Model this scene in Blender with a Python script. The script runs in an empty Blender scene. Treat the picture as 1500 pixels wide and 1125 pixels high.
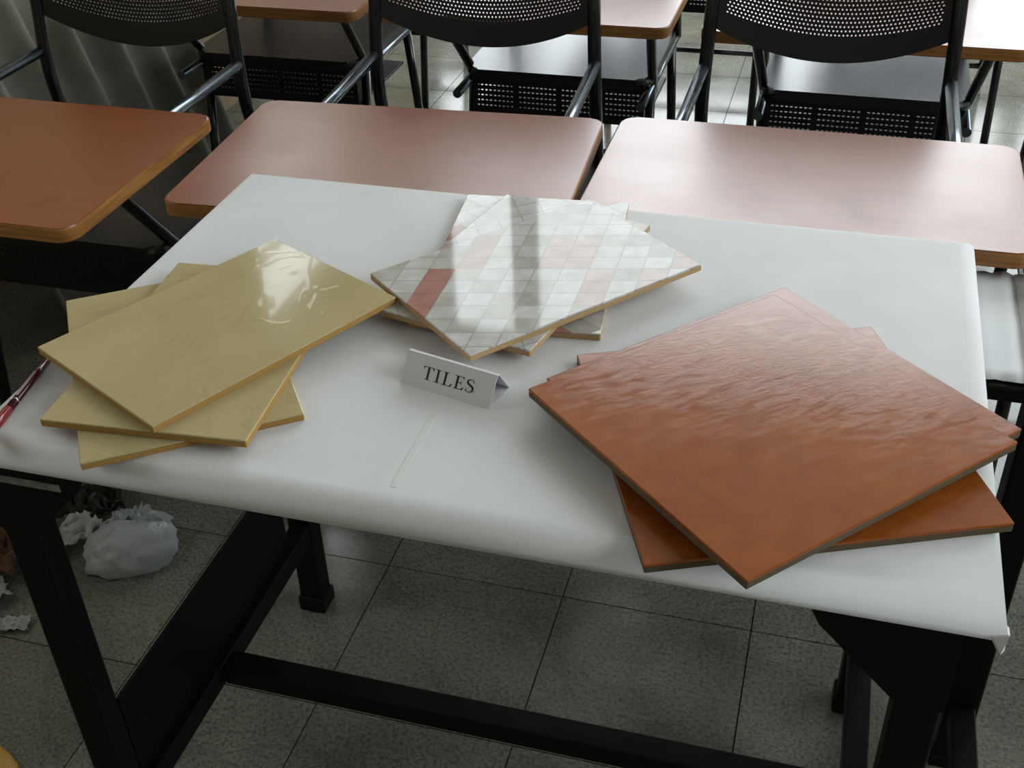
import bpy, bmesh, math, random
from mathutils import Vector, Matrix, Euler

random.seed(7)
sc = bpy.context.scene
C = sc.collection

# ------------------------------------------------------------------ camera
cam = bpy.data.cameras.new('camera')
cam.sensor_fit = 'HORIZONTAL'
cam.sensor_width = 36.0
cam.lens = 1704.486 / 1500 * 36.0
cam.clip_start = 0.02
camo = bpy.data.objects.new('camera', cam)
camo.location = (0.7541, -0.6823, 1.3933)
camo.rotation_euler = (0.9634, 0.0294, 0.2749)
C.objects.link(camo)
sc.camera = camo

# ------------------------------------------------------------------ world: even overcast sky
world = bpy.data.worlds.new('overcast_sky')
sc.world = world
world.use_nodes = True
bg = world.node_tree.nodes['Background']
# even cloud above the horizon, darker ground below it, the same all the way round
wt = world.node_tree
w_tc = wt.nodes.new('ShaderNodeTexCoord')
w_sep = wt.nodes.new('ShaderNodeSeparateXYZ')
w_ramp = wt.nodes.new('ShaderNodeValToRGB')
wt.links.new(w_tc.outputs['Generated'], w_sep.inputs[0])
w_map = wt.nodes.new('ShaderNodeMapRange')
w_map.inputs['From Min'].default_value = -1
wt.links.new(w_sep.outputs['Z'], w_map.inputs['Value'])
wt.links.new(w_map.outputs[0], w_ramp.inputs[0])
w_ramp.color_ramp.elements[0].position = .495
w_ramp.color_ramp.elements[0].color = (.16, .17, .15, 1)
w_ramp.color_ramp.elements[1].position = .505
w_ramp.color_ramp.elements[1].color = (0.90, 0.97, 1.0, 1)
wt.links.new(w_ramp.outputs[0], bg.inputs['Color'])
bg.inputs['Strength'].default_value = 6.5
world.cycles.sampling_method = 'AUTOMATIC'

# room dimensions
XL, XR, YN, YF, ZC = -1.15, 3.3, -2.8, 4.2, 3.8

def portal(name, loc, rot, sx, sy):
    l = bpy.data.lights.new(name, 'AREA')
    l.shape = 'RECTANGLE'
    l.size, l.size_y = sx, sy
    l.cycles.is_portal = True
    o = bpy.data.objects.new(name, l)
    o.location = loc
    o.rotation_euler = rot
    C.objects.link(o)

WF = (-1.1, 2.6, 0.45, 3.5)       # window in the far wall: x0 x1 z0 z1
WL = (2.56, 3.60, 1.70, 2.62)    # window in the left wall: y0 y1 z0 z1
WL_FILL = (-.1, .38, .9, 2.0)  # unseen extra opening in the left wall, added as fill light
portal('sky_portal_fill', (XL - .13, (WL_FILL[0] + WL_FILL[1]) / 2, (WL_FILL[2] + WL_FILL[3]) / 2), (0, math.radians(-90), 0), WL_FILL[3] - WL_FILL[2], WL_FILL[1] - WL_FILL[0])
WR = (-.9, 3.3, 1.3, 3.1)        # right-wall window, near end lengthened for added light: y0 y1 z0 z1
portal('sky_portal_right', (XR + .13, (WR[0] + WR[1]) / 2, (WR[2] + WR[3]) / 2), (0, math.radians(90), 0), WR[3] - WR[2], WR[1] - WR[0])
portal('sky_portal_far', ((WF[0] + WF[1]) / 2, YF + .13, (WF[2] + WF[3]) / 2), (math.radians(-90), 0, 0), WF[1] - WF[0], WF[3] - WF[2])
portal('sky_portal_side', (XL - .13, (WL[0] + WL[1]) / 2, (WL[2] + WL[3]) / 2), (0, math.radians(-90), 0), WL[3] - WL[2], WL[1] - WL[0])

vs = sc.view_settings
vs.view_transform = 'Standard'
vs.look = 'None'
vs.gamma = 1.0
vs.use_curve_mapping = False
vs.exposure = 0.0

# ------------------------------------------------------------------ helpers
def lin(r, g, b):
    f = lambda c: (c / 12.92 if c <= .04045 else ((c + .055) / 1.055) ** 2.4)
    return (f(r / 255), f(g / 255), f(b / 255), 1)

def mat(name, col, rough=.5, metal=0.0, spec=.5, coat=0.0, coat_rough=.05):
    m = bpy.data.materials.new(name)
    m.use_nodes = True
    b = m.node_tree.nodes['Principled BSDF']
    b.inputs['Base Color'].default_value = col
    b.inputs['Roughness'].default_value = rough
    b.inputs['Metallic'].default_value = metal
    b.inputs['Specular IOR Level'].default_value = spec
    b.inputs['Coat Weight'].default_value = coat
    b.inputs['Coat Roughness'].default_value = coat_rough
    return m

class NT:
    """small node-tree writer"""
    def __init__(s, m):
        s.t = m.node_tree
        s.b = s.t.nodes['Principled BSDF']
    def n(s, typ, ins=None, **kw):
        x = s.t.nodes.new(typ)
        for k, v in kw.items():
            setattr(x, k, v)
        for k, v in (ins or {}).items():
            if isinstance(v, bpy.types.NodeSocket):
                s.t.links.new(v, x.inputs[k])
            else:
                x.inputs[k].default_value = v
        return x
    def to(s, sock, name):
        s.t.links.new(sock, s.b.inputs[name])
    def coord(s, scale=(1, 1, 1), rot=(0, 0, 0)):
        tc = s.n('ShaderNodeTexCoord')
        mp = s.n('ShaderNodeMapping', {'Vector': tc.outputs['Object'], 'Scale': scale, 'Rotation': rot})
        return mp.outputs['Vector']
    def ramp(s, fac, stops, interp='LINEAR'):
        r = s.n('ShaderNodeValToRGB', {'Fac': fac})
        r.color_ramp.interpolation = interp
        e = r.color_ramp.elements
        while len(e) < len(stops):
            e.new(.5)
        for el, (p, c) in zip(e, stops):
            el.position = p
            el.color = c
        return r.outputs['Color']
    def mix(s, fac, a, b, blend='MIX'):
        x = s.n('ShaderNodeMix', data_type='RGBA', blend_type=blend)
        for i, v in ((0, fac), (6, a), (7, b)):
            if isinstance(v, bpy.types.NodeSocket):
                s.t.links.new(v, x.inputs[i])
            else:
                x.inputs[i].default_value = v
        return x.outputs[2]
    def bump(s, h, strength, dist, target='Normal'):
        b = s.n('ShaderNodeBump', {'Height': h, 'Strength': strength, 'Distance': dist})
        s.to(b.outputs['Normal'], target)

def link(name, me, parent=None, m=None):
    o = bpy.data.objects.new(name, me)
    C.objects.link(o)
    if parent:
        o.parent = parent
    if m:
        me.materials.append(m)
    return o

def obj(name, bm, m, parent=None, smooth=False):
    me = bpy.data.meshes.new(name)
    bmesh.ops.recalc_face_normals(bm, faces=bm.faces)
    bm.to_mesh(me)
    bm.free()
    if smooth:
        for p in me.polygons:
            p.use_smooth = True
    return link(name, me, parent, m)

def thing(name, label, cat, loc=(0, 0, 0), rz=0, group=None):
    o = bpy.data.objects.new(name, None)
    o.empty_display_size = .05
    C.objects.link(o)
    o.location = loc
    o.rotation_euler = (0, 0, rz)
    tag(o, label, cat, group)
    return o

def tag(o, label, cat, group=None):
    o['label'] = label
    o['category'] = cat
    if group:
        o['group'] = group
    return o

def struct(o):
    o['kind'] = 'structure'
    return o

def box(bm, x0, x1, y0, y1, z0, z1, bev=0, seg=2):
    r = bmesh.ops.create_cube(bm, size=1)
    vs_ = r['verts']
    for v in vs_:
        v.co = Vector(((x0 + x1) / 2 + v.co.x * (x1 - x0), (y0 + y1) / 2 + v.co.y * (y1 - y0), (z0 + z1) / 2 + v.co.z * (z1 - z0)))
    if bev:
        es = list({e for v in vs_ for e in v.link_edges})
        bmesh.ops.bevel(bm, geom=es, offset=bev, segments=seg, profile=.5, affect='EDGES')
    return bm

def nbox(*a, **k):
    return box(bmesh.new(), *a, **k)

def rslab(w, d, z0, z1, r, bev=.002, seg=6, y0=None):
    """slab with rounded plan corners; centred in x, y from y0 (or centred)"""
    bm = bmesh.new()
    pts = []
    oy = 0 if y0 is None else y0 + d / 2
    for cx, cy, a in ((w / 2 - r, d / 2 - r, 0), (-w / 2 + r, d / 2 - r, 90), (-w / 2 + r, -d / 2 + r, 180), (w / 2 - r, -d / 2 + r, 270)):
        for k in range(seg + 1):
            t = math.radians(a + 90 * k / seg)
            pts.append((cx + r * math.cos(t), cy + oy + r * math.sin(t)))
    lo = [bm.verts.new((x, y, z0)) for x, y in pts]
    hi = [bm.verts.new((x, y, z1)) for x, y in pts]
    bm.faces.new(hi)
    bm.faces.new(lo[::-1])
    n = len(pts)
    for i in range(n):
        bm.faces.new((lo[i], lo[(i + 1) % n], hi[(i + 1) % n], hi[i]))
    if bev:
        es = [e for e in bm.edges if abs(e.verts[0].co.z - e.verts[1].co.z) < 1e-7]
        bmesh.ops.bevel(bm, geom=es, offset=bev, segments=2, profile=.5, affect='EDGES')
    return bm

def fillet(pts, r, seg=5):
    pts = [Vector(p) for p in pts]
    out = [pts[0]]
    for a, b, c in zip(pts, pts[1:], pts[2:]):
        d1 = (a - b); d2 = (c - b)
        k = min(r, d1.length * .45, d2.length * .45)
        p = b + d1.normalized() * k
        q = b + d2.normalized() * k
        for i in range(seg + 1):
            t = i / seg
            out.append((p * (1 - t) ** 2) + b * (2 * t * (1 - t)) + q * t ** 2)
    out.append(pts[-1])
    return out

def tube(pts, r, fr=.04, n=10, bm=None, closed=False):
    bm = bm or bmesh.new()
    P = fillet(pts, fr) if len(pts) > 2 else [Vector(p) for p in pts]
    t0 = (P[1] - P[0]).normalized()
    up = Vector((0, 0, 1)) if abs(t0.z) < .9 else Vector((1, 0, 0))
    u = t0.cross(up).normalized()
    rings = []
    for i, p in enumerate(P):
        t = (P[min(i + 1, len(P) - 1)] - P[max(i - 1, 0)]).normalized()
        u = (u - t * u.dot(t)).normalized()
        v = t.cross(u)
        rings.append([bm.verts.new(p + (u * math.cos(2 * math.pi * k / n) + v * math.sin(2 * math.pi * k / n)) * r) for k in range(n)])
    for a, b in zip(rings, rings[1:]):
        for k in range(n):
            f = bm.faces.new((a[k], a[(k + 1) % n], b[(k + 1) % n], b[k]))
            f.smooth = True
    bm.faces.new(rings[0][::-1])
    bm.faces.new(rings[-1])
    return bm

# ------------------------------------------------------------------ materials
def make_wood():
    m = mat('brown_laminate', lin(128, 68, 36), .34, spec=1.0, coat=.3, coat_rough=.32)
    t = NT(m)
    v = t.coord((3, 40, 3))
    a = t.n('ShaderNodeTexNoise', {'Vector': v, 'Scale': 1.6, 'Detail': 5, 'Roughness': .6})
    c = t.ramp(a.outputs['Fac'], [(.3, lin(126, 60, 18)), (.7, lin(136, 68, 22))])
    v2 = t.coord((1, 1, 1))
    s = t.n('ShaderNodeTexNoise', {'Vector': v2, 'Scale': 9, 'Detail': 3})
    k = t.ramp(s.outputs['Fac'], [(.28, (1, 1, 1, 1)), (.36, (0, 0, 0, 1))])
    c = t.mix(t.n('ShaderNodeMath', {0: k, 1: .35}, operation='MULTIPLY').outputs[0], c, lin(70, 40, 26))
    t.to(c, 'Base Color')
    r = t.ramp(s.outputs['Fac'], [(.3, (.36, .36, .36, 1)), (.7, (.30, .30, .30, 1))])
    t.to(r, 'Roughness')
    return m

def make_edge():
    m = mat('wood_lipping', lin(150, 104, 48), .45)
    t = NT(m)
    a = t.n('ShaderNodeTexNoise', {'Vector': t.coord((4, 4, 60)), 'Scale': 3, 'Detail': 3})
    t.to(t.ramp(a.outputs['Fac'], [(.3, lin(126, 78, 34)), (.7, lin(164, 116, 58))]), 'Base Color')
    return m

def make_floor():
    m = mat('grey_terrazzo', lin(130, 130, 122), .2, spec=.5)
    t = NT(m)
    tc = t.n('ShaderNodeNewGeometry')
    pos = tc.outputs['Position']
    a = t.n('ShaderNodeTexNoise', {'Vector': pos, 'Scale': 170, 'Detail': 2, 'Roughness': .7})
    b = t.n('ShaderNodeTexNoise', {'Vector': pos, 'Scale': 6, 'Detail': 4})
    c = t.ramp(a.outputs['Fac'], [(.34, lin(92, 93, 85)), (.5, lin(124, 124, 114)), (.68, lin(140, 139, 129))])
    c2 = t.ramp(b.outputs['Fac'], [(.3, lin(205, 205, 200)), (.7, lin(255, 255, 250))])
    c = t.mix(1.0, c, c2, 'MULTIPLY')
    w = t.n('ShaderNodeTexNoise', {'Vector': pos, 'Scale': 3.1, 'Detail': 6, 'Distortion': 1.2})
    vein = t.ramp(w.outputs['Fac'], [(.485, (0, 0, 0, 1)), (.5, (1, 1, 1, 1)), (.515, (0, 0, 0, 1))])
    c = t.mix(t.n('ShaderNodeMath', {0: vein, 1: .3}, operation='MULTIPLY').outputs[0], c, lin(70, 72, 68))
    oi = t.n('ShaderNodeObjectInfo')
    hv = t.n('ShaderNodeMapRange', {'Value': oi.outputs['Random'], 'To Min': .9, 'To Max': 1.06})
    hs = t.n('ShaderNodeHueSaturation', {'Color': c, 'Value': hv.outputs[0]})
    t.to(hs.outputs[0], 'Base Color')
    r = t.ramp(b.outputs['Fac'], [(.3, (.10, .10, .10, 1)), (.7, (.22, .22, .22, 1))])
    t.to(r, 'Roughness')
    return m

def make_wall(name, col):
    m = mat(name, col, .8, spec=.2)
    t = NT(m)
    a = t.n('ShaderNodeTexNoise', {'Vector': t.coord(), 'Scale': 2.5, 'Detail': 6})
    t.to(t.mix(a.outputs['Fac'], col, (col[0] * .86, col[1] * .86, col[2] * .84, 1)), 'Base Color')
    t.bump(a.outputs['Fac'], .1, .01)
    return m

def make_cover():
    m = mat('white_foam_sheet', lin(232, 232, 228), .62, spec=.25)
    t = NT(m)
    a = t.n('ShaderNodeTexNoise', {'Vector': t.coord(), 'Scale': 7, 'Detail': 3})
    b = t.n('ShaderNodeTexNoise', {'Vector': t.coord(), 'Scale': 400, 'Detail': 2})
    t.to(t.ramp(a.outputs['Fac'], [(.3, lin(213, 213, 213)), (.7, lin(222, 222, 223))]), 'Base Color')
    t.bump(t.n('ShaderNodeMath', {0: b.outputs['Fac'], 1: .25, 2: a.outputs['Fac']}, operation='MULTIPLY_ADD').outputs[0], .12, .002)
    return m

def make_yellow():
    m = mat('cream_yellow_glaze', lin(190, 170, 116), .2, spec=.2)
    t = NT(m)
    v = t.coord((1, 1, 1))
    a = t.n('ShaderNodeTexNoise', {'Vector': v, 'Scale': 5, 'Detail': 5, 'Distortion': .6})
    c = t.ramp(a.outputs['Fac'], [(.3, lin(172, 157, 114)), (.7, lin(186, 170, 127))])
    w = t.n('ShaderNodeTexNoise', {'Vector': t.coord((1, 2.5, 1), (0, 0, .5)), 'Scale': 9, 'Detail': 3, 'Distortion': .8})
    vein = t.ramp(w.outputs['Fac'], [(.487, (0, 0, 0, 1)), (.5, (1, 1, 1, 1)), (.513, (0, 0, 0, 1))])
    c = t.mix(t.n('ShaderNodeMath', {0: vein, 1: .22}, operation='MULTIPLY').outputs[0], c, lin(148, 128, 82))
    t.to(c, 'Base Color')
    t.b.inputs['Roughness'].default_value = .10
    return m

def make_film(m, kind):
    """clear wrapping film: a coat with wrinkles (yellow) or rubbed streaks (orange)"""
    t = NT(m)
    t.b.inputs['Coat IOR'].default_value = 1.45
    if kind == 'wrinkled':
        t.b.inputs['Coat Weight'].default_value = .28
        t.b.inputs['Coat Roughness'].default_value = .03
        a = t.n('ShaderNodeTexNoise', {'Vector': t.coord((1, 1, 1)), 'Scale': 11, 'Detail': 1.5, 'Roughness': .4, 'Distortion': 1.2})
        ridge = t.ramp(a.outputs['Fac'], [(.46, (0, 0, 0, 1)), (.5, (1, 1, 1, 1)), (.54, (0, 0, 0, 1))])
        sp = t.n('ShaderNodeSeparateXYZ', {'Vector': t.coord()})
        mask = t.n('ShaderNodeMapRange', {'Value': sp.outputs['X'], 'From Min': .015, 'From Max': .075})
        h = t.n('ShaderNodeMath', {0: ridge, 1: mask.outputs[0]}, operation='MULTIPLY')
        t.bump(h.outputs[0], .22, .0008, 'Coat Normal')
    else:
        t.b.inputs['Coat Weight'].default_value = 1.0
        a = t.n('ShaderNodeTexNoise', {'Vector': t.coord((1, 3.5, 1), (0, 0, .25)), 'Scale': 14, 'Detail': 5, 'Roughness': .6, 'Distortion': .8})
        t.to(t.ramp(a.outputs['Fac'], [(.35, (.05, .05, .05, 1)), (.6, (.12, .12, .12, 1))]), 'Coat Roughness')
        b = t.n('ShaderNodeTexNoise', {'Vector': t.coord((1, 2.2, 1), (0, 0, .25)), 'Scale': 38, 'Detail': 6, 'Roughness': .7, 'Distortion': 1.8})
        t.bump(b.outputs['Fac'], .06, .003, 'Coat Normal')
    return m

def make_orange():
    m = mat('terracotta_glaze', lin(160, 88, 38), .3, spec=.06)
    t = NT(m)
    v = t.coord()
    a = t.n('ShaderNodeTexNoise', {'Vector': v, 'Scale': 6, 'Detail': 6, 'Roughness': .6, 'Distortion': .3})
    b = t.n('ShaderNodeTexNoise', {'Vector': v, 'Scale': 60, 'Detail': 3})
    c = t.ramp(a.outputs['Fac'], [(.28, lin(136, 68, 22)), (.5, lin(146, 76, 26)), (.75, lin(156, 86, 33))])
    c = t.mix(.18, c, t.ramp(b.outputs['Fac'], [(.35, lin(110, 54, 16)), (.65, lin(172, 100, 42))]))
    t.to(c, 'Base Color')
    t.bump(a.outputs['Fac'], .10, .004)
    t.b.inputs['Roughness'].default_value = .36
    return m

def make_pattern():
    """white ceramic printed with sheared brick-like cells in white, grey and dusty pink"""
    m = mat('printed_white_glaze', lin(215, 212, 208), .05, spec=.3)
    t = NT(m)
    co = t.coord((1, 1, 1), (0, 0, .648))
    sp = t.n('ShaderNodeSeparateXYZ', {'Vector': co})
    sh = t.n('ShaderNodeMath', {0: sp.outputs['Y'], 1: -.22, 2: sp.outputs['X']}, operation='MULTIPLY_ADD')
    cb = t.n('ShaderNodeCombineXYZ', {'X': sh.outputs[0], 'Y': sp.outputs['Y']})
    br = t.n('ShaderNodeTexBrick', {'Vector': cb.outputs[0], 'Color1': (0, 0, 0, 1), 'Color2': (1, 1, 1, 1), 'Mortar': (.5, .5, .5, 1),
                                    'Scale': 1.0, 'Mortar Size': .0011, 'Mortar Smooth': .3, 'Brick Width': .029, 'Row Height': .026})
    br.offset = 0
    br.squash = 1
    ix = t.n('ShaderNodeMath', {0: sh.outputs[0], 1: .029}, operation='DIVIDE')
    iy = t.n('ShaderNodeMath', {0: sp.outputs['Y'], 1: .078}, operation='DIVIDE')
    fx = t.n('ShaderNodeMath', {0: ix.outputs[0]}, operation='FLOOR')
    fy = t.n('ShaderNodeMath', {0: iy.outputs[0]}, operation='FLOOR')
    cc = t.n('ShaderNodeCombineXYZ', {'X': fx.outputs[0], 'Y': fy.outputs[0]})
    wn = t.n('ShaderNodeTexWhiteNoise', {'Vector': cc.outputs[0]}, noise_dimensions='2D')
    n1 = t.n('ShaderNodeTexNoise', {'Vector': cb.outputs[0], 'Scale': 45, 'Detail': 4})
    cell = t.ramp(br.outputs['Color'], [(0, lin(204, 202, 198)), (.3, lin(186, 182, 174)), (.5, lin(210, 209, 206)), (.8, lin(194, 190, 182))], 'CONSTANT')
    pink = t.ramp(wn.outputs['Value'], [(0, (0, 0, 0, 1)), (.66, (1, 1, 1, 1)), (.84, (.45, .45, .45, 1))], 'CONSTANT')
    cell = t.mix(pink, cell, lin(182, 134, 122))
    shade = t.ramp(n1.outputs['Fac'], [(.3, lin(226, 223, 218)), (.7, lin(255, 255, 255))])
    c = t.mix(1.0, cell, shade, 'MULTIPLY')
    c = t.mix(t.n('ShaderNodeMath', {0: br.outputs['Fac'], 1: .4}, operation='MULTIPLY').outputs[0], c, lin(112, 108, 100))
    t.to(c, 'Base Color')
    return m

def make_corrugated():
    m = mat('grey_fibre_cement', lin(112, 110, 100), .85, spec=.2)
    t = NT(m)
    a = t.n('ShaderNodeTexNoise', {'Vector': t.coord(), 'Scale': 14, 'Detail': 6})
    b = t.n('ShaderNodeTexNoise', {'Vector': t.coord(), 'Scale': 160, 'Detail': 2})
    c = t.mix(a.outputs['Fac'], lin(92, 90, 80), lin(134, 131, 120))
    t.to(c, 'Base Color')
    t.bump(b.outputs['Fac'], .25, .003)
    return m

M = {
    'wood': make_wood(), 'edge': make_edge(), 'floor': make_floor(),
    'grout': mat('dark_grout', lin(70, 70, 66), .8),
    'wall': make_wall('pale_plaster', lin(216, 213, 205)),
    'wall_l': make_wall('beige_plaster', lin(150, 134, 108)),
    'ceil': make_wall('white_ceiling', lin(225, 225, 220)),
    'frame_w': mat('window_frame_paint', lin(120, 122, 120), .5),
    'glass': None,
    'black': mat('black_powder_coat', lin(12, 12, 14), .22, spec=.5),
    'tabsteel': mat('black_table_paint', lin(6, 6, 6), .5, spec=.2),
    'seat': mat('black_moulded_seat', lin(22, 24, 27), .27, spec=.5),
    'tube': mat('dull_steel_tube', lin(112, 122, 132), .24, metal=1),
    'mesh': mat('black_perforated_steel', lin(14, 14, 15), .4, spec=.4),
    'cover': make_cover(),
    'board': mat('chipboard', lin(150, 124, 90), .7),
    'yellow': make_yellow(), 'orange': make_orange(), 'pattern': make_pattern(),
    'ybody': mat('tan_biscuit', lin(164, 128, 70), .8, spec=.2),
    'wbody': mat('buff_biscuit', lin(176, 146, 104), .8, spec=.2),
    'obody': mat('grey_brown_biscuit', lin(96, 84, 66), .85, spec=.2),
    'corr': make_corrugated(),
    'paper': mat('white_card', lin(214, 212, 216), .7, spec=.2),
    'ink': mat('black_ink', lin(24, 22, 24), .6),
    'chrome': mat('bare_steel', lin(170, 172, 176), .25, metal=1),
}
M['yfilm'] = make_film(make_yellow(), 'wrinkled')
M['ofilm'] = make_film(make_orange(), 'rubbed')
def make_glass():
    m = bpy.data.materials.new('window_glass')
    m.use_nodes = True
    t = m.node_tree
    t.nodes.clear()
    o = t.nodes.new('ShaderNodeOutputMaterial')
    tr = t.nodes.new('ShaderNodeBsdfTransparent')
    gl = t.nodes.new('ShaderNodeBsdfGlossy')
    gl.inputs['Roughness'].default_value = .02
    mx = t.nodes.new('ShaderNodeMixShader')
    mx.inputs[0].default_value = .06
    t.links.new(tr.outputs[0], mx.inputs[1])
    t.links.new(gl.outputs[0], mx.inputs[2])
    t.links.new(mx.outputs[0], o.inputs[0])
    return m
M['glass'] = make_glass()

# ------------------------------------------------------------------ room shell
def wall_with_hole(name, axis, pos, thick, a0, a1, z0, z1, hole, m):
    """four blocks around one opening; axis 'x' wall runs along x at y=pos, axis 'y' along y at x=pos"""
    bm = bmesh.new()
    holes = hole if isinstance(hole, list) else [hole]
    parts, cur = [], a0
    for h0, h1, hz0, hz1 in holes:
        parts += [(cur, h0, z0, z1), (h0, h1, z0, hz0), (h0, h1, hz1, z1)]
        cur = h1
    parts.append((cur, a1, z0, z1))
    for b0, b1, c0, c1 in parts:
        if axis == 'x':
            box(bm, b0, b1, min(pos, pos + thick), max(pos, pos + thick), c0, c1)
        else:
            box(bm, min(pos, pos + thick), max(pos, pos + thick), b0, b1, c0, c1)
    return struct(obj(name, bm, m))

wall_with_hole('wall_far', 'x', YF, .22, XL - .22, XR + .22, 0, ZC, WF, M['wall'])
wall_with_hole('wall_left', 'y', XL, -.22, YN, YF, 0, ZC, [WL_FILL, WL], M['wall_l'])
wall_with_hole('wall_right', 'y', XR, .22, YN, YF, 0, ZC, WR, M['wall'])
struct(obj('wall_near', nbox(XL - .22, XR + .22, YN - .22, YN, 0, ZC), M['wall']))
struct(obj('ceiling', nbox(XL - .22, XR + .22, YN - .22, YF + .22, ZC, ZC + .15), M['ceil']))

def window(name, axis, pos, rng, mull, bars):
    a0, a1, z0, z1 = rng
    bm = bmesh.new()
    def seg(b0, b1, c0, c1, t=.04):
        if axis == 'x':
            box(bm, b0, b1, pos + .06, pos + .06 + t, c0, c1)
        else:
            s = 1 if pos > 0 else -1
            box(bm, min(pos + s * .06, pos + s * (.06 + t)), max(pos + s * .06, pos + s * (.06 + t)), b0, b1, c0, c1)
    fw = .05
    seg(a0, a0 + fw, z0, z1); seg(a1 - fw, a1, z0, z1); seg(a0, a1, z0, z0 + fw); seg(a0, a1, z1 - fw, z1)
    for x, w in mull:
        seg(x - w / 2, x + w / 2, z0, z1)
    for z in bars:
        seg(a0, a1, z - .015, z + .015, .03)
    w = struct(obj(name, bm, M['frame_w']))
    edges = [a0] + [x for x, _ in mull] + [a1]
    for e0, e1 in zip(edges, edges[1:]):
        if axis == 'x':
            g = nbox(e0, e1, pos + .078, pos + .082, z0, z1)
        else:
            s = 1 if pos > 0 else -1
            g = nbox(min(pos + s * .078, pos + s * .082), max(pos + s * .078, pos + s * .082), e0, e1, z0, z1)
        obj('pane', g, M['glass'], w)
window('window_1', 'x', YF, WF, ((-.66, .13), (1.45, .08)), ())
window('window_2', 'y', XL, WL, (), (2.2,))
window('added_fill_window', 'y', XL, WL_FILL, (), ())  # invented opening, lets in fill from the near left
window('window_3', 'y', XR, WR, ((.5, .06), (1.9, .06)), ())

# floor: dark screed with terrazzo tiles laid 305 mm apart
P = .3085
FX0, FY0 = .1120 - 6 * P, .661 - 3 * P
floor = struct(obj('floor', nbox(XL - .2, XR + .2, YN - .2, YF + .2, -.1, -.004), M['grout']))
tm = bpy.data.meshes.new('floor_tile')
b = nbox(-P / 2 + .0011, P / 2 - .0011, -P / 2 + .0011, P / 2 - .0011, -.004, 0)
b.to_mesh(tm); b.free()
tm.materials.append(M['floor'])
rest = bmesh.new()
for i in range(-5, 22):
    for j in range(-9, 22):
        x = FX0 + (i + .5) * P; y = FY0 + (j + .5) * P
        if x + P / 2 < XL or x - P / 2 > XR or y + P / 2 < YN or y - P / 2 > YF:
            continue
        if -1.25 < x < 1.75 and -.35 < y < 4.4:
            o = bpy.data.objects.new('floor_tile', tm)
            C.objects.link(o)
            o.location = (x, y, 0)
            o.parent = floor
        else:
            box(rest, x - P / 2 + .0011, x + P / 2 - .0011, y - P / 2 + .0011, y + P / 2 - .0011, -.004, 0)
ro = obj('outer_tiles', rest, M['floor'], floor)
ro['kind'] = 'stuff'

# ------------------------------------------------------------------ display table
TW, TD, TZ = .928, .613, .75
tb = thing('display_table', 'black steel display table under the white foam sheet', 'table', (0, 0, 0))
LG = [(.008, .048, .012, .042), (.862, .900, .012, .042), (.010, .048, .530, .566), (.864, .902, .530, .566)]
for x0, x1, y0, y1 in LG:
    l = obj('leg', nbox(x0, x1, y0, y1, .025, .716, .003), M['tabsteel'], tb)
    obj('foot_cap', nbox(x0 - .004, x1 + .004, y0 - .004, y1 + .004, 0, .03, .004), M['tabsteel'], l)
obj('tabletop', nbox(.006, TW - .006, .006, TD - .006, .716, .744, .004), M['board'], tb)
for y0, y1 in ((.062, .092), (.533, .563)):
    obj('top_rail', nbox(.056, .858, y0, y1, .690, .716, .002), M['tabsteel'], tb)
for x0, x1 in ((.018, .048), (.864, .894)):
    obj('top_rail', nbox(x0, x1, .056, .528, .690, .716, .002), M['tabsteel'], tb)
    obj('side_rail', nbox(x0, x1, .056, .528, .155, .190, .002), M['tabsteel'], tb)
obj('stretcher', nbox(.048, .864, .240, .274, .153, .185, .002), M['tabsteel'], tb)
obj('side_panel', nbox(.031, .036, .056, .480, .190, .330, .001), M['tabsteel'], tb)
def gusset(pts, y0, y1):
    bm = bmesh.new()
    a = [bm.verts.new((x, y0, z)) for x, z in pts]
    c = [bm.verts.new((x, y1, z)) for x, z in pts]
    bm.faces.new(a); bm.faces.new(c[::-1])
    n = len(pts)
    for i in range(n):
        bm.faces.new((a[i], a[(i + 1) % n], c[(i + 1) % n], c[i]))
    return bm
obj('gusset', gusset([(.008, .716), (.123, .716), (.116, .700), (.050, .636), (.008, .636)], .006, .012), M['tabsteel'], tb)
obj('gusset', gusset([(.900, .716), (.785, .716), (.793, .700), (.864, .625), (.900, .625)], .006, .012), M['tabsteel'], tb)
st = mat('worn_sticker', lin(150, 150, 140), .6)
t = NT(st)
a = t.n('ShaderNodeTexNoise', {'Vector': t.coord((90, 20, 90)), 'Scale': 1, 'Detail': 4})
t.to(t.ramp(a.outputs['Fac'], [(.3, lin(96, 96, 90)), (.7, lin(140, 140, 132))]), 'Base Color')
s_ = obj('sticker', nbox(.022, .098, .0052, .006, .698, .7065), st, tb)
s_['label'] = 'narrow pale worn sticker strip'

# white foam sheet wrapped over the top
bm = nbox(0, TW, 0, TD, .7215, TZ)
bmesh.ops.delete(bm, geom=[f for f in bm.faces if f.normal.z < -.5], context='FACES')
es = [e for e in bm.edges if all(v.co.z > .74 for v in e.verts)]
bmesh.ops.bevel(bm, geom=es, offset=.022, segments=8, profile=.5, affect='EDGES')
cv = thing('foam_table_cover', 'white foam sheet wrapped over the display table top', 'table cover')
sheet = obj('sheet', bm, M['cover'], cv, smooth=True)
md = sheet.modifiers.new('thickness', 'SOLIDIFY'); md.thickness = .004; md.offset = -1
# small folded ear at the right front corner
bm = bmesh.new()
q = [(.916, .0005, .726), (.9275, .001, .730), (.9285, .014, .726), (.9280, .006, .709), (.925, .002, .708)]
bm.faces.new([bm.verts.new(p_) for p_ in q])
fo = obj('corner_fold', bm, M['cover'], cv)
md = fo.modifiers.new('thickness', 'SOLIDIFY'); md.thickness = .003
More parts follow.
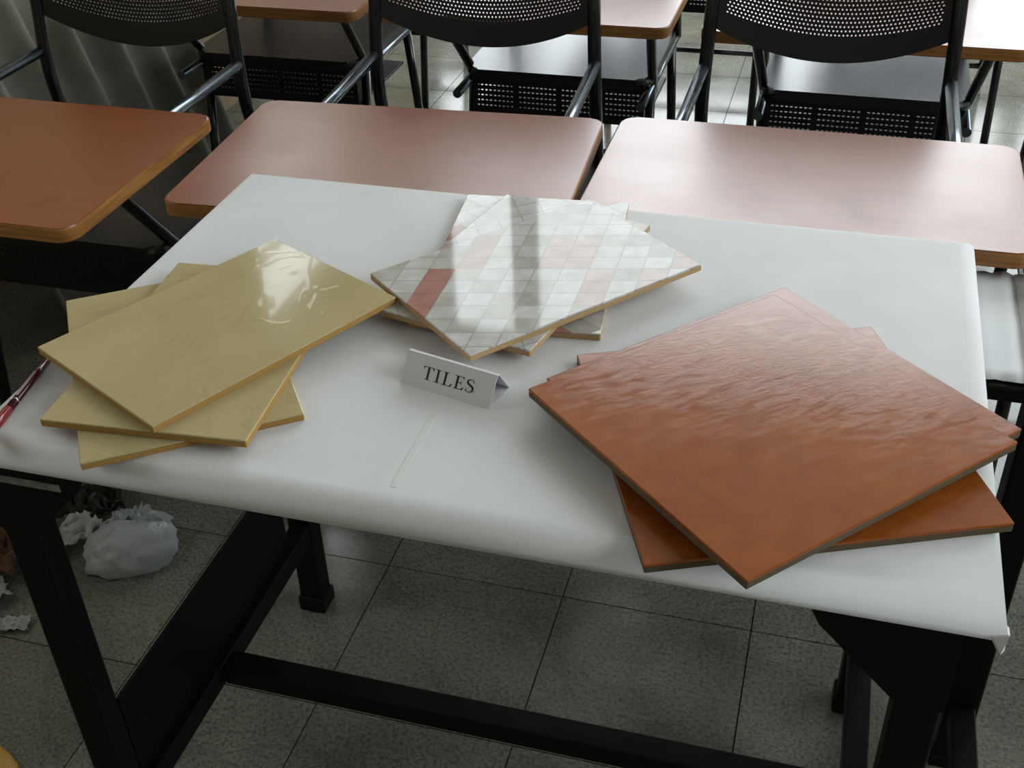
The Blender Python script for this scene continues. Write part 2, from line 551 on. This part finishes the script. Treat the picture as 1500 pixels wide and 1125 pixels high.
# strip of clear tape
tp = mat('clear_tape', lin(221, 221, 218), .15, spec=.5)
bm = bmesh.new()
tag(obj('adhesive_tape', nbox(.424, .430, .030, .140, TZ, TZ + .0003), tp), 'short strip of clear tape stuck in front of the name card', 'tape')

# ------------------------------------------------------------------ sample tiles
def tile(name, label, x, y, z, rz, w, d, T, face, body, group, rim=.0022, rough=None):
    r = thing(name, label, 'tile', (x, y, z), rz, group)
    obj('tile_body', rslab(w, d, 0, T - rim, .0012, .0006, 3), body, r)
    obj('glazed_face', rslab(w + .0004, d + .0004, T - rim, T, .0014, .0010, 3), face, r, smooth=False)
    return r
T = .008
gy = 'fanned stack of cream yellow tiles'
tile('yellow_tile', 'film-wrapped cream yellow tile on top of its stack', .173, .2105, TZ + 2 * T, 1.102, .298, .205, T, M['yfilm'], M['ybody'], gy)
tile('yellow_tile', 'cream yellow tile in the middle of the yellow stack', .171, .184, TZ + T, .076, .203, .302, T, M['yellow'], M['ybody'], gy)
tile('yellow_tile', 'cream yellow tile at the bottom of the yellow stack, lying on the sheet', .141, .168, TZ, .621, .201, .306, T, M['yellow'], M['ybody'], gy)
gw = 'fanned stack of patterned white tiles'
tile('patterned_tile', 'glossy white and pink patterned tile on top of its stack', .460, .388, TZ + 2 * T, .873, .299, .202, T, M['pattern'], M['wbody'], gw)
tile('patterned_tile', 'white and pink patterned tile in the middle of its stack', .433, .409, TZ + T, 1.342, .299, .192, T, M['pattern'], M['wbody'], gw)
tile('patterned_tile', 'white and pink patterned tile at the bottom of its stack', .436, .440, TZ, .098, .202, .304, T, M['pattern'], M['wbody'], gw)
go = 'fanned stack of terracotta tiles'
T2 = .009
tile('terracotta_tile', 'film-wrapped brown orange square tile on top of its stack', .725, .173, TZ + 2 * T2, .832, .301, .301, T2, M['ofilm'], M['obody'], go, .003)
tile('terracotta_tile', 'brown orange square tile just under the top one', .733, .206, TZ + T2, .831, .300, .300, T2, M['ofilm'], M['obody'], go, .003)
tile('terracotta_tile', 'brown orange square tile turned at the bottom of its stack', .735, .176, TZ, .404, .302, .302, T2, M['ofilm'], M['obody'], go, .003)

# ------------------------------------------------------------------ name card
card = thing('name_card', 'folded white paper tent card reading TILES', 'name card', (.378, .181, TZ), math.atan2(-.023, .097))
CL, CD, CH = .0997, .040, .0275
TH = .0008
def prism_shell():
    bm = bmesh.new()
    # cross-section ring in local yz: front edge at y=0, back at y=CD, apex
    outer = [(0, 0), (CD, 0), (CD / 2 + .0015, CH), (CD / 2 - .0015, CH)]
    cy, cz = CD / 2, CH * .36
    inner = [(cy + (y - cy) * .945, cz + (z - cz) * .93) for y, z in outer]
    rings = []
    for x in (0, CL):
        rings.append(([bm.verts.new((x, y, z)) for y, z in outer], [bm.verts.new((x, y, z)) for y, z in inner]))
    n = 4
    for i in range(n):
        k = (i + 1) % n
        bm.faces.new((rings[0][0][i], rings[0][0][k], rings[1][0][k], rings[1][0][i]))
        bm.faces.new((rings[0][1][i], rings[1][1][i], rings[1][1][k], rings[0][1][k]))
        for e in (0, 1):
            bm.faces.new((rings[e][0][i], rings[e][1][i], rings[e][1][k], rings[e][0][k]))
    return bm
obj('folded_card', prism_shell(), M['paper'], card)
# serif lettering: polygons on the front face, u along, v up the slope (cap height 1)
def letter_polys():
    out = []
    R_ = lambda x0, y0, x1, y1: [(x0, y0), (x1, y0), (x1, y1), (x0, y1)]
    th, tk = .05, .135
    L = {}
    L['T'] = (.66, [R_(.27, 0, .27 + tk, 1), R_(.16, 0, .52, th), R_(.0, 1 - th, .67, 1), [(0, 1), (0, .76), (.035, .76), (.09, 1 - th)], [(.67, 1), (.58, 1 - th), (.635, .76), (.67, .76)]])
    L['I'] = (.38, [R_(.12, 0, .12 + tk, 1), R_(0, 0, .375, th), R_(0, 1 - th, .375, 1)])
    L['L'] = (.64, [R_(.12, 0, .12 + tk, 1), R_(0, 0, .58, th), R_(0, 1 - th, .375, 1), [(.60, 0), (.66, .27), (.625, .27), (.50, th), (.40, 0)]])
    L['E'] = (.64, [R_(.12, 0, .12 + tk, 1), R_(0, 0, .56, th), R_(0, 1 - th, .56, 1), R_(.2, .48, .46, .48 + th), [(.43, .38), (.465, .38), (.465, .64), (.43, .64)],
                    [(.58, 0), (.64, .25), (.605, .25), (.48, th), (.42, 0)], [(.58, 1), (.45, 1), (.50, 1 - th), (.57, .79), (.60, .79)]])
    # S as a stroke of varying width
    ctrl = [(.455, .74), (.42, .90), (.27, .975), (.12, .90), (.08, .77), (.14, .64), (.29, .54), (.42, .43), (.475, .27), (.42, .10), (.25, .025), (.09, .11), (.045, .27)]
    wd = [.03, .045, .05, .08, .11, .13, .15, .14, .11, .08, .05, .045, .03]
    pts = []
    for i in range(len(ctrl) - 1):
        p0 = ctrl[max(i - 1, 0)]; p1 = ctrl[i]; p2 = ctrl[i + 1]; p3 = ctrl[min(i + 2, len(ctrl) - 1)]
        for k in range(4):
            t_ = k / 4
            f = lambda a, b, c, d: .5 * (2 * b + (c - a) * t_ + (2 * a - 5 * b + 4 * c - d) * t_ ** 2 + (3 * b - a - 3 * c + d) * t_ ** 3)
            pts.append((f(p0[0], p1[0], p2[0], p3[0]), f(p0[1], p1[1], p2[1], p3[1]), wd[i] * (1 - t_) + wd[i + 1] * t_))
    pts.append((*ctrl[-1], wd[-1]))
    S = []
    side = []
    for i, (x, y, w) in enumerate(pts):
        a = pts[max(i - 1, 0)]; b_ = pts[min(i + 1, len(pts) - 1)]
        dx, dy = b_[0] - a[0], b_[1] - a[1]
        l = math.hypot(dx, dy)
        side.append(((x - dy / l * w / 2, y + dx / l * w / 2), (x + dy / l * w / 2, y - dx / l * w / 2)))
    for (a, b_), (c, d) in zip(side, side[1:]):
        S.append([a, b_, d, c])
    S.append(R_(.435, .72, .465, .97)); S.append(R_(.035, .03, .065, .29))
    L['S'] = (.52, S)
    x = 0
    for ch in 'TILES':
        w, polys = L[ch]
        out.append((ch, x, polys))
        x += w + .11
    return out, x - .11
polys, tw = letter_polys()
slope = math.hypot(CD / 2 - .0015, CH)
sy, sz = (CD / 2 - .0015) / slope, CH / slope
cap = .0128
u0 = CL * .215
sx_ = (CL * .575) / (tw * cap)
for ch, ox, ps in polys:
    bm = bmesh.new()
    for k, poly in enumerate(ps):
        fv = []
        for px, py in poly:
            u = u0 + (ox + px) * cap * sx_
            v = slope * .30 + py * cap
            off = .00012 + .000012 * k
            fv.append(bm.verts.new((u, v * sy - sz * off, v * sz + sy * off)))
        bm.faces.new(fv)
    me = bpy.data.meshes.new('printed_letter'); bm.to_mesh(me); bm.free()
    link('printed_letter', me, card, M['ink'])

# ------------------------------------------------------------------ pen
pen = thing('pen', 'dark red ballpoint pen lying by the yellow tiles', 'pen', (.036, .012, TZ + .0048), math.atan2(.122, -.020))
def rod(x0, x1, r0, r1, n=12):
    bm = bmesh.new()
    a = [bm.verts.new((x0, r0 * math.cos(2 * math.pi * k / n), r0 * math.sin(2 * math.pi * k / n))) for k in range(n)]
    c = [bm.verts.new((x1, r1 * math.cos(2 * math.pi * k / n), r1 * math.sin(2 * math.pi * k / n))) for k in range(n)]
    for k in range(n):
        f = bm.faces.new((a[k], a[(k + 1) % n], c[(k + 1) % n], c[k])); f.smooth = True
    bm.faces.new(a[::-1]); bm.faces.new(c)
    return bm
pr = mat('red_plastic', lin(120, 22, 18), .25); pd = mat('maroon_plastic', lin(64, 16, 24), .2); ps = mat('pale_label', lin(150, 130, 136), .3)
obj('cap', rod(-.012, .034, .0047, .0047), pr, pen)
obj('barrel', rod(.034, .140, .0042, .0040), pd, pen)
obj('tip', rod(.140, .152, .0036, .0008), pd, pen)
obj('barrel_band', rod(.046, .0485, .0044, .0044), M['chrome'], pen)
obj('barrel_label', nbox(.052, .094, -.0015, .0015, .0036, .00435, .0003, 1), ps, pen)
obj('clip', nbox(-.008, .030, -.0013, .0013, .0046, .0058, .0004, 1), pr, pen)

# ------------------------------------------------------------------ desk-chair units
def backrest_mesh():
    """perforated curved panel with a solid border, lower edge bowed downwards"""
    nx, nz = 58, 44
    W = .404
    pit = W / nx
    verts = {}; V = []; F = []
    def pos(u, k):
        s = u / (W / 2)
        zb = .668 + .058 * s * s
        zt = .985 - .03 * s ** 4
        z = zb + (zt - zb) * k / nz
        y = .752 + .028 * (1 - s * s) + .16 * (z - .70)
        return (u, y, z)
    def vid(i, k):
        if (i, k) not in verts:
            verts[(i, k)] = len(V)
            V.append(pos(-W / 2 + i * pit, k))
        return verts[(i, k)]
    for i in range(nx):
        for k in range(nz):
            a, b_, c, d = vid(i, k), vid(i + 1, k), vid(i + 1, k + 1), vid(i, k + 1)
            if i < 3 or i >= nx - 3 or k < 6 or k >= nz - 4 or (k % 1):
                F.append((a, b_, c, d))
                continue
            ci = -W / 2 + (i + .5) * pit
            r = .27
            sh = .22 if k % 2 else -.22
            ids = []
            for du, dk in ((-r, 0), (0, -r * 1.0), (r, 0), (0, r * 1.0)):
                ids.append(len(V)); V.append(pos(ci + (du + sh) * pit, k + .5 + dk))
            l, bt, rr, tp_ = ids
            F += [(a, bt, l), (a, b_, bt), (b_, rr, bt), (b_, c, rr), (c, tp_, rr), (c, d, tp_), (d, l, tp_), (d, a, l)]
    me = bpy.data.meshes.new('backrest')
    me.from_pydata(V, [], F)
    me.update()
    return me

def rack_panel():
    nx, nz = 40, 7
    bm = bmesh.new()
    x0, x1, z0, z1 = -.205, .205, .350, .436
    for i in range(nx):
        for k in range(nz):
            ax = x0 + (x1 - x0) * i / nx; bx = x0 + (x1 - x0) * (i + 1) / nx
            az = z0 + (z1 - z0) * k / nz; bz = z0 + (z1 - z0) * (k + 1) / nz
            v = [bm.verts.new(p) for p in ((ax, .388, az), (bx, .388, az), (bx, .388, bz), (ax, .388, bz))]
            if k in (0, 6) or i in (0, 39) or i % 10 == 0:
                bm.faces.new(v)
                continue
            mx, mz = (ax + bx) / 2, (az + bz) / 2
            hw, hz = (bx - ax) * .28, (bz - az) * .13
            w = [bm.verts.new(p) for p in ((mx - hw, .388, mz - hz), (mx + hw, .388, mz - hz), (mx + hw, .388, mz + hz), (mx - hw, .388, mz + hz))]
            for e in range(4):
                bm.faces.new((v[e], v[(e + 1) % 4], w[(e + 1) % 4], w[e]))
    bmesh.ops.remove_doubles(bm, verts=bm.verts, dist=1e-5)
    return bm

DW = .575
_shared = {}
def unit(label, x, y, rz, depth=.385, sdx=0.0, width=DW, sdy=0.0):
    r = thing('desk_chair', label, 'desk chair', (x, y, 0), rz, 'desk chairs with brown writing tops')
    def part(name, key, make, m, parent=r, smooth=False, solid=None, dx=None):
        if key not in _shared:
            o = obj(name, make(), m, parent, smooth) if not callable(getattr(make, 'mesh', None)) else None
            _shared[key] = o.data
        else:
            o = link(name, _shared[key], parent)
        if dx is not None:
            o.location = (dx, sdy, 0)
        if solid:
            md = o.modifiers.new('thickness', 'SOLIDIFY'); md.thickness = solid; md.offset = 0
        return o
    dk = ('desk', depth, width)
    top = part('desktop', dk, lambda: rslab(width - .003, depth - .003, .678, .700, .022, .0015, y0=.0015), M['wood'])
    part('edge_band', dk + ('e',), lambda: rslab(width, depth, .6795, .6985, .023, .0008, y0=0), M['edge'], top)
    HX = .212
    for s in (-1, 1):
        part('desk_post', ('post', s), lambda: tube([(s * (HX + .022), .25, .678), (s * (HX + .020), .27, .62), (s * (HX + .004), .42, .45), (s * HX, .462, .405)], .011, .06), M['black'], dx=sdx)
        part('arm_tube', ('arm', s), lambda: tube([(s * HX, .20, .655), (s * HX, .745, .655)], .0105), M['tube'], dx=sdx)
        part('seat_rail', ('rail', s), lambda: tube([(s * HX, .30, .425), (s * HX, .80, .425)], .0105), M['tube'], dx=sdx)
        part('back_post', ('bp', s), lambda: tube([(s * HX, .79, .425), (s * HX, .745, .60), (s * (HX - .008), .765, .80), (s * (HX - .02), .805, .965), (s * .10, .832, .992), (0, .838, .994)], .0125, .06), M['black'], dx=sdx)
        part('leg', ('fl', s), lambda: tube([(s * HX, .43, .42), (s * (HX + .004), .36, .0)], .0115), M['black'], dx=sdx)
        part('leg', ('rl', s), lambda: tube([(s * HX, .72, .42), (s * (HX + .004), .80, .0)], .0115), M['black'], dx=sdx)
    part('cross_bar', 'cb', lambda: tube([(-HX, .779, .10), (HX, .779, .10)], .009), M['black'], dx=sdx)
    part('seat', 'seat', lambda: rslab(.438, .385, .434, .458, .035, .010, y0=.375), M['seat'], dx=sdx)
    rk = part('book_rack', 'rack', lambda: nbox(-.205, .205, .39, .70, .343, .350, .001), M['mesh'], dx=sdx)
    part('rack_front', 'rackf', rack_panel, M['mesh'], rk, solid=.0015)
    if 'back' not in _shared:
        me = backrest_mesh(); me.materials.append(M['mesh']); _shared['back'] = me
    o = link('backrest', _shared['back'], r)
    o.location = (sdx, sdy, 0)
    md = o.modifiers.new('thickness', 'SOLIDIFY'); md.thickness = .0015; md.offset = 0
    return r

unit('desk chair at the far left with a shaded red-brown writing top', -.492, .478, .0, .410, -.06)
unit('desk chair with light brown top behind the patterned tiles', .150, .598, .055, .385, -.005, .560)
unit('desk chair with window-lit pinkish top behind the terracotta tiles', .722, .680, .0, .335, 0, DW, -.05)
unit('desk chair at the right edge with only its top corner showing', 1.305, .690, .0, .335, 0)
unit('second-row desk chair nearest the corrugated sheet', -.472, 1.425, .0, .385, -.10)
unit('second-row desk chair in the middle, seen past the light brown desk', .145, 1.440, .0, .385, -.022)
unit('second-row desk chair at the right with a window-lit white top', .778, 1.440, -.01, .385, .02)
unit('third-row desk chair at the left, only legs showing', -.735, 2.30, .0, .385, 0)
unit('third-row desk chair in the middle, only legs showing', .29, 2.30, .0, .385, 0)
unit('third-row desk chair at the right, only legs showing', .95, 2.32, .0, .385, 0)

# ------------------------------------------------------------------ corrugated sheet leaning on the left wall
def corrugated():
    bm = bmesh.new()
    pitch, amp, th = .146, .024, .006
    n = 6 * 16
    L = .85
    rows = []
    for sgn in (0, 1):
        rr = []
        for i in range(n + 1):
            y = i / 16 * pitch
            h = 2 * amp * ((1 + math.cos(2 * math.pi * y / pitch)) / 2) ** 1.5 - amp + sgn * -th
            rr.append((bm.verts.new((h, y, 0)), bm.verts.new((h, y, L))))
        rows.append(rr)
    for i in range(n):
        f = bm.faces.new((rows[0][i][0], rows[0][i + 1][0], rows[0][i + 1][1], rows[0][i][1])); f.smooth = True
        f = bm.faces.new((rows[1][i][0], rows[1][i][1], rows[1][i + 1][1], rows[1][i + 1][0])); f.smooth = True
        for e in (0, 1):
            bm.faces.new((rows[0][i][e], rows[1][i][e], rows[1][i + 1][e], rows[0][i + 1][e]))
    for i in (0, n):
        bm.faces.new((rows[0][i][0], rows[0][i][1], rows[1][i][1], rows[1][i][0]))
    return bm
cs = obj('corrugated_sheet', corrugated(), M['corr'])
cs.location = (-.855, .60 + 4 * .146, .008)
cs.rotation_euler = (0, math.radians(-15.5), 0)
tag(cs, 'grey corrugated roofing sheet leaning behind the left desk chair', 'roofing sheet')

# ------------------------------------------------------------------ side bench with white paper at the right edge
bn = thing('side_bench', 'narrow black-framed bench at the right edge under white paper', 'bench', (1.02, .49, 0))
obj('bench_top', nbox(-.108, .72, -.045, .20, .640, .660, .003), M['tabsteel'], bn)
for x in (0, .62):
    l = obj('leg', nbox(x - .021, x + .021, -.021, .021, .02, .640, .003), M['tabsteel'], bn)
    obj('foot', nbox(x - .024, x + .024, -.024, .024, 0, .022, .003), M['tabsteel'], l)
obj('floor_rail', nbox(-.016, .016, -.30, -.021, .10, .13, .002), M['tabsteel'], bn)
def paper_sheet(x0, x1, y0, y1, z, wob, seed):
    rnd = random.Random(seed)
    bm = bmesh.new()
    nx, ny = 14, 10
    g = []
    for i in range(nx + 1):
        col = []
        for j in range(ny + 1):
            x = x0 + (x1 - x0) * i / nx; y = y0 + (y1 - y0) * j / ny
            if j == ny: y += rnd.uniform(-.004, .004)
            if j == 0: y += rnd.uniform(-.002, .002)
            zz = z + abs(wob * (math.sin(i * .9 + seed) * math.cos(j * .8)))
            col.append(bm.verts.new((x, y, zz)))
        g.append(col)
    for i in range(nx):
        for j in range(ny):
            f = bm.faces.new((g[i][j], g[i + 1][j], g[i + 1][j + 1], g[i][j + 1])); f.smooth = True
    return bm
pw = mat('white_sheet_paper', lin(226, 228, 230), .7, spec=.2)
o = obj('paper_sheet', paper_sheet(.914, 1.030, .452, .700, .6615, .0015, 1), pw)
md = o.modifiers.new('thickness', 'SOLIDIFY'); md.thickness = .0008; md.offset = 1
tag(o, 'white paper sheet beside the foam cover at the right edge', 'paper', 'white papers on the side bench')
o = obj('paper_sheet', paper_sheet(.990, 1.35, .450, .694, .6645, .0015, 4), pw)
md = o.modifiers.new('thickness', 'SOLIDIFY'); md.thickness = .0008; md.offset = 1
o.rotation_euler = (0, 0, 0)
tag(o, 'overlapping outer white paper sheet cut off by the right edge', 'paper', 'white papers on the side bench')

# ------------------------------------------------------------------ rubbish on the floor under the table
def blob(rx, ry, rz, seed, sub=4, rough=.18, flat=.35, freq=3.0):
    from mathutils import noise
    bm = bmesh.new()
    bmesh.ops.create_icosphere(bm, subdivisions=sub, radius=1)
    for v in bm.verts:
        p_ = v.co.copy()
        n = noise.fractal(p_ * freq + Vector((seed, seed * 1.7, 0)), .9, 2.1, 4)
        c = noise.cell(p_ * freq * 1.3 + Vector((seed, 3, 1)))
        k = 1 + rough * n + rough * .25 * c
        v.co = Vector((p_.x * rx * k, p_.y * ry * k, max(p_.z * rz * k, -rz * flat)))
    zmin = min(v.co.z for v in bm.verts)
    for v in bm.verts:
        v.co.z -= zmin
    return bm
pb = mat('white_polythene', lin(168, 171, 175), .4, spec=.5)
pb.node_tree.nodes['Principled BSDF'].inputs['Subsurface Weight'].default_value = .15
t = NT(pb)
a = t.n('ShaderNodeTexNoise', {'Vector': t.coord((1, 1, .6)), 'Scale': 28, 'Detail': 5, 'Distortion': 1.5})
t.bump(a.outputs['Fac'], .6, .01)
bag = thing('plastic_bag', 'knotted white plastic bag on the floor under the table', 'bag', (-.335, .575, 0), .5)
obj('bag_body', blob(.080, .062, .050, 2.0, 4, .13), pb, bag, smooth=True)
def crumple(w, d, h, seed, nx=16, ny=12, fx=1.0):
    from mathutils import noise
    bm = bmesh.new()
    g = []
    for i in range(nx + 1):
        col = []
        for j in range(ny + 1):
            u, v = i / nx - .5, j / ny - .5
            n = noise.fractal(Vector((u * 5 * fx + seed, v * 5, seed)), .8, 2, 4)
            n2 = noise.noise(Vector((u * 3 + seed, v * 3, 9)))
            edge = 1 + .18 * noise.noise(Vector((u * 6, v * 6, seed + 4)))
            col.append(bm.verts.new((u * w * edge, v * d * edge, h * (.45 + .7 * n + .3 * n2))))
        g.append(col)
    for i in range(nx):
        for j in range(ny):
            bm.faces.new((g[i][j], g[i + 1][j], g[i + 1][j + 1], g[i][j + 1]))
    zm = min(v.co.z for v in bm.verts)
    for v in bm.verts:
        v.co.z += .001 - zm
    return bm
for k, (dx, dy, rz_, w, d) in enumerate(((-.01, .05, .3, .055, .05), (.035, .045, 1.2, .05, .055), (.0, .06, 2.2, .05, .045))):
    o = obj('tied_end', crumple(w, d, .028, 11 + k, 9, 7), pb, bag, smooth=False)
    o.location = (dx, dy - .022, .036)
    o.rotation_euler = (.5, .3 * (k - 1), rz_)
    md = o.modifiers.new('thickness', 'SOLIDIFY'); md.thickness = .0006
br_ = mat('brown_wrapping_paper', lin(92, 62, 44), .8)
dk_ = mat('dark_wrapping_foil', lin(46, 42, 36), .5)
wh = mat('white_scrap_paper', lin(190, 188, 184), .8)
def scrap(name, label, cat, m, loc, rz_, w, d, h, seed, group='rubbish on the floor'):
    o = obj(name, crumple(w, d, h, seed), m)
    md = o.modifiers.new('thickness', 'SOLIDIFY'); md.thickness = .0008; md.offset = 1
    o.location = loc
    o.rotation_euler = (0, 0, rz_)
    tag(o, label, cat, group)
scrap('crumpled_wrapper', 'dark crumpled wrapper on the floor behind the plastic bag', 'wrapper', dk_, (-.475, .672, 0), .4, .12, .075, .05, 21)
scrap('crumpled_paper', 'white crumpled scrap between the table leg and plastic bag', 'paper', wh, (-.455, .575, 0), 1.1, .10, .045, .04, 22)
scrap('crumpled_wrapper', 'large brown crumpled paper on the floor at the left edge', 'wrapper', br_, (-.578, .505, 0), .2, .16, .13, .06, 23)
scrap('crumpled_paper', 'white scrap against the brown paper at the left edge', 'paper', wh, (-.515, .415, 0), .9, .07, .05, .03, 24)
scrap('crumpled_paper', 'small pale scrap lying nearest the camera at the left edge', 'paper', wh, (-.440, .375, 0), .3, .06, .03, .015, 25)
yl = mat('yellow_plastic', lin(190, 140, 20), .5)
o = obj('yellow_bundle', blob(.105, .10, .035, 5.0, 4, .05, .3, 1.2), yl, smooth=True)
o.location = (-.325, .055, 0)
tag(o, 'smooth yellow plastic bundle on the floor in the bottom left corner', 'bundle', 'rubbish on the floor')
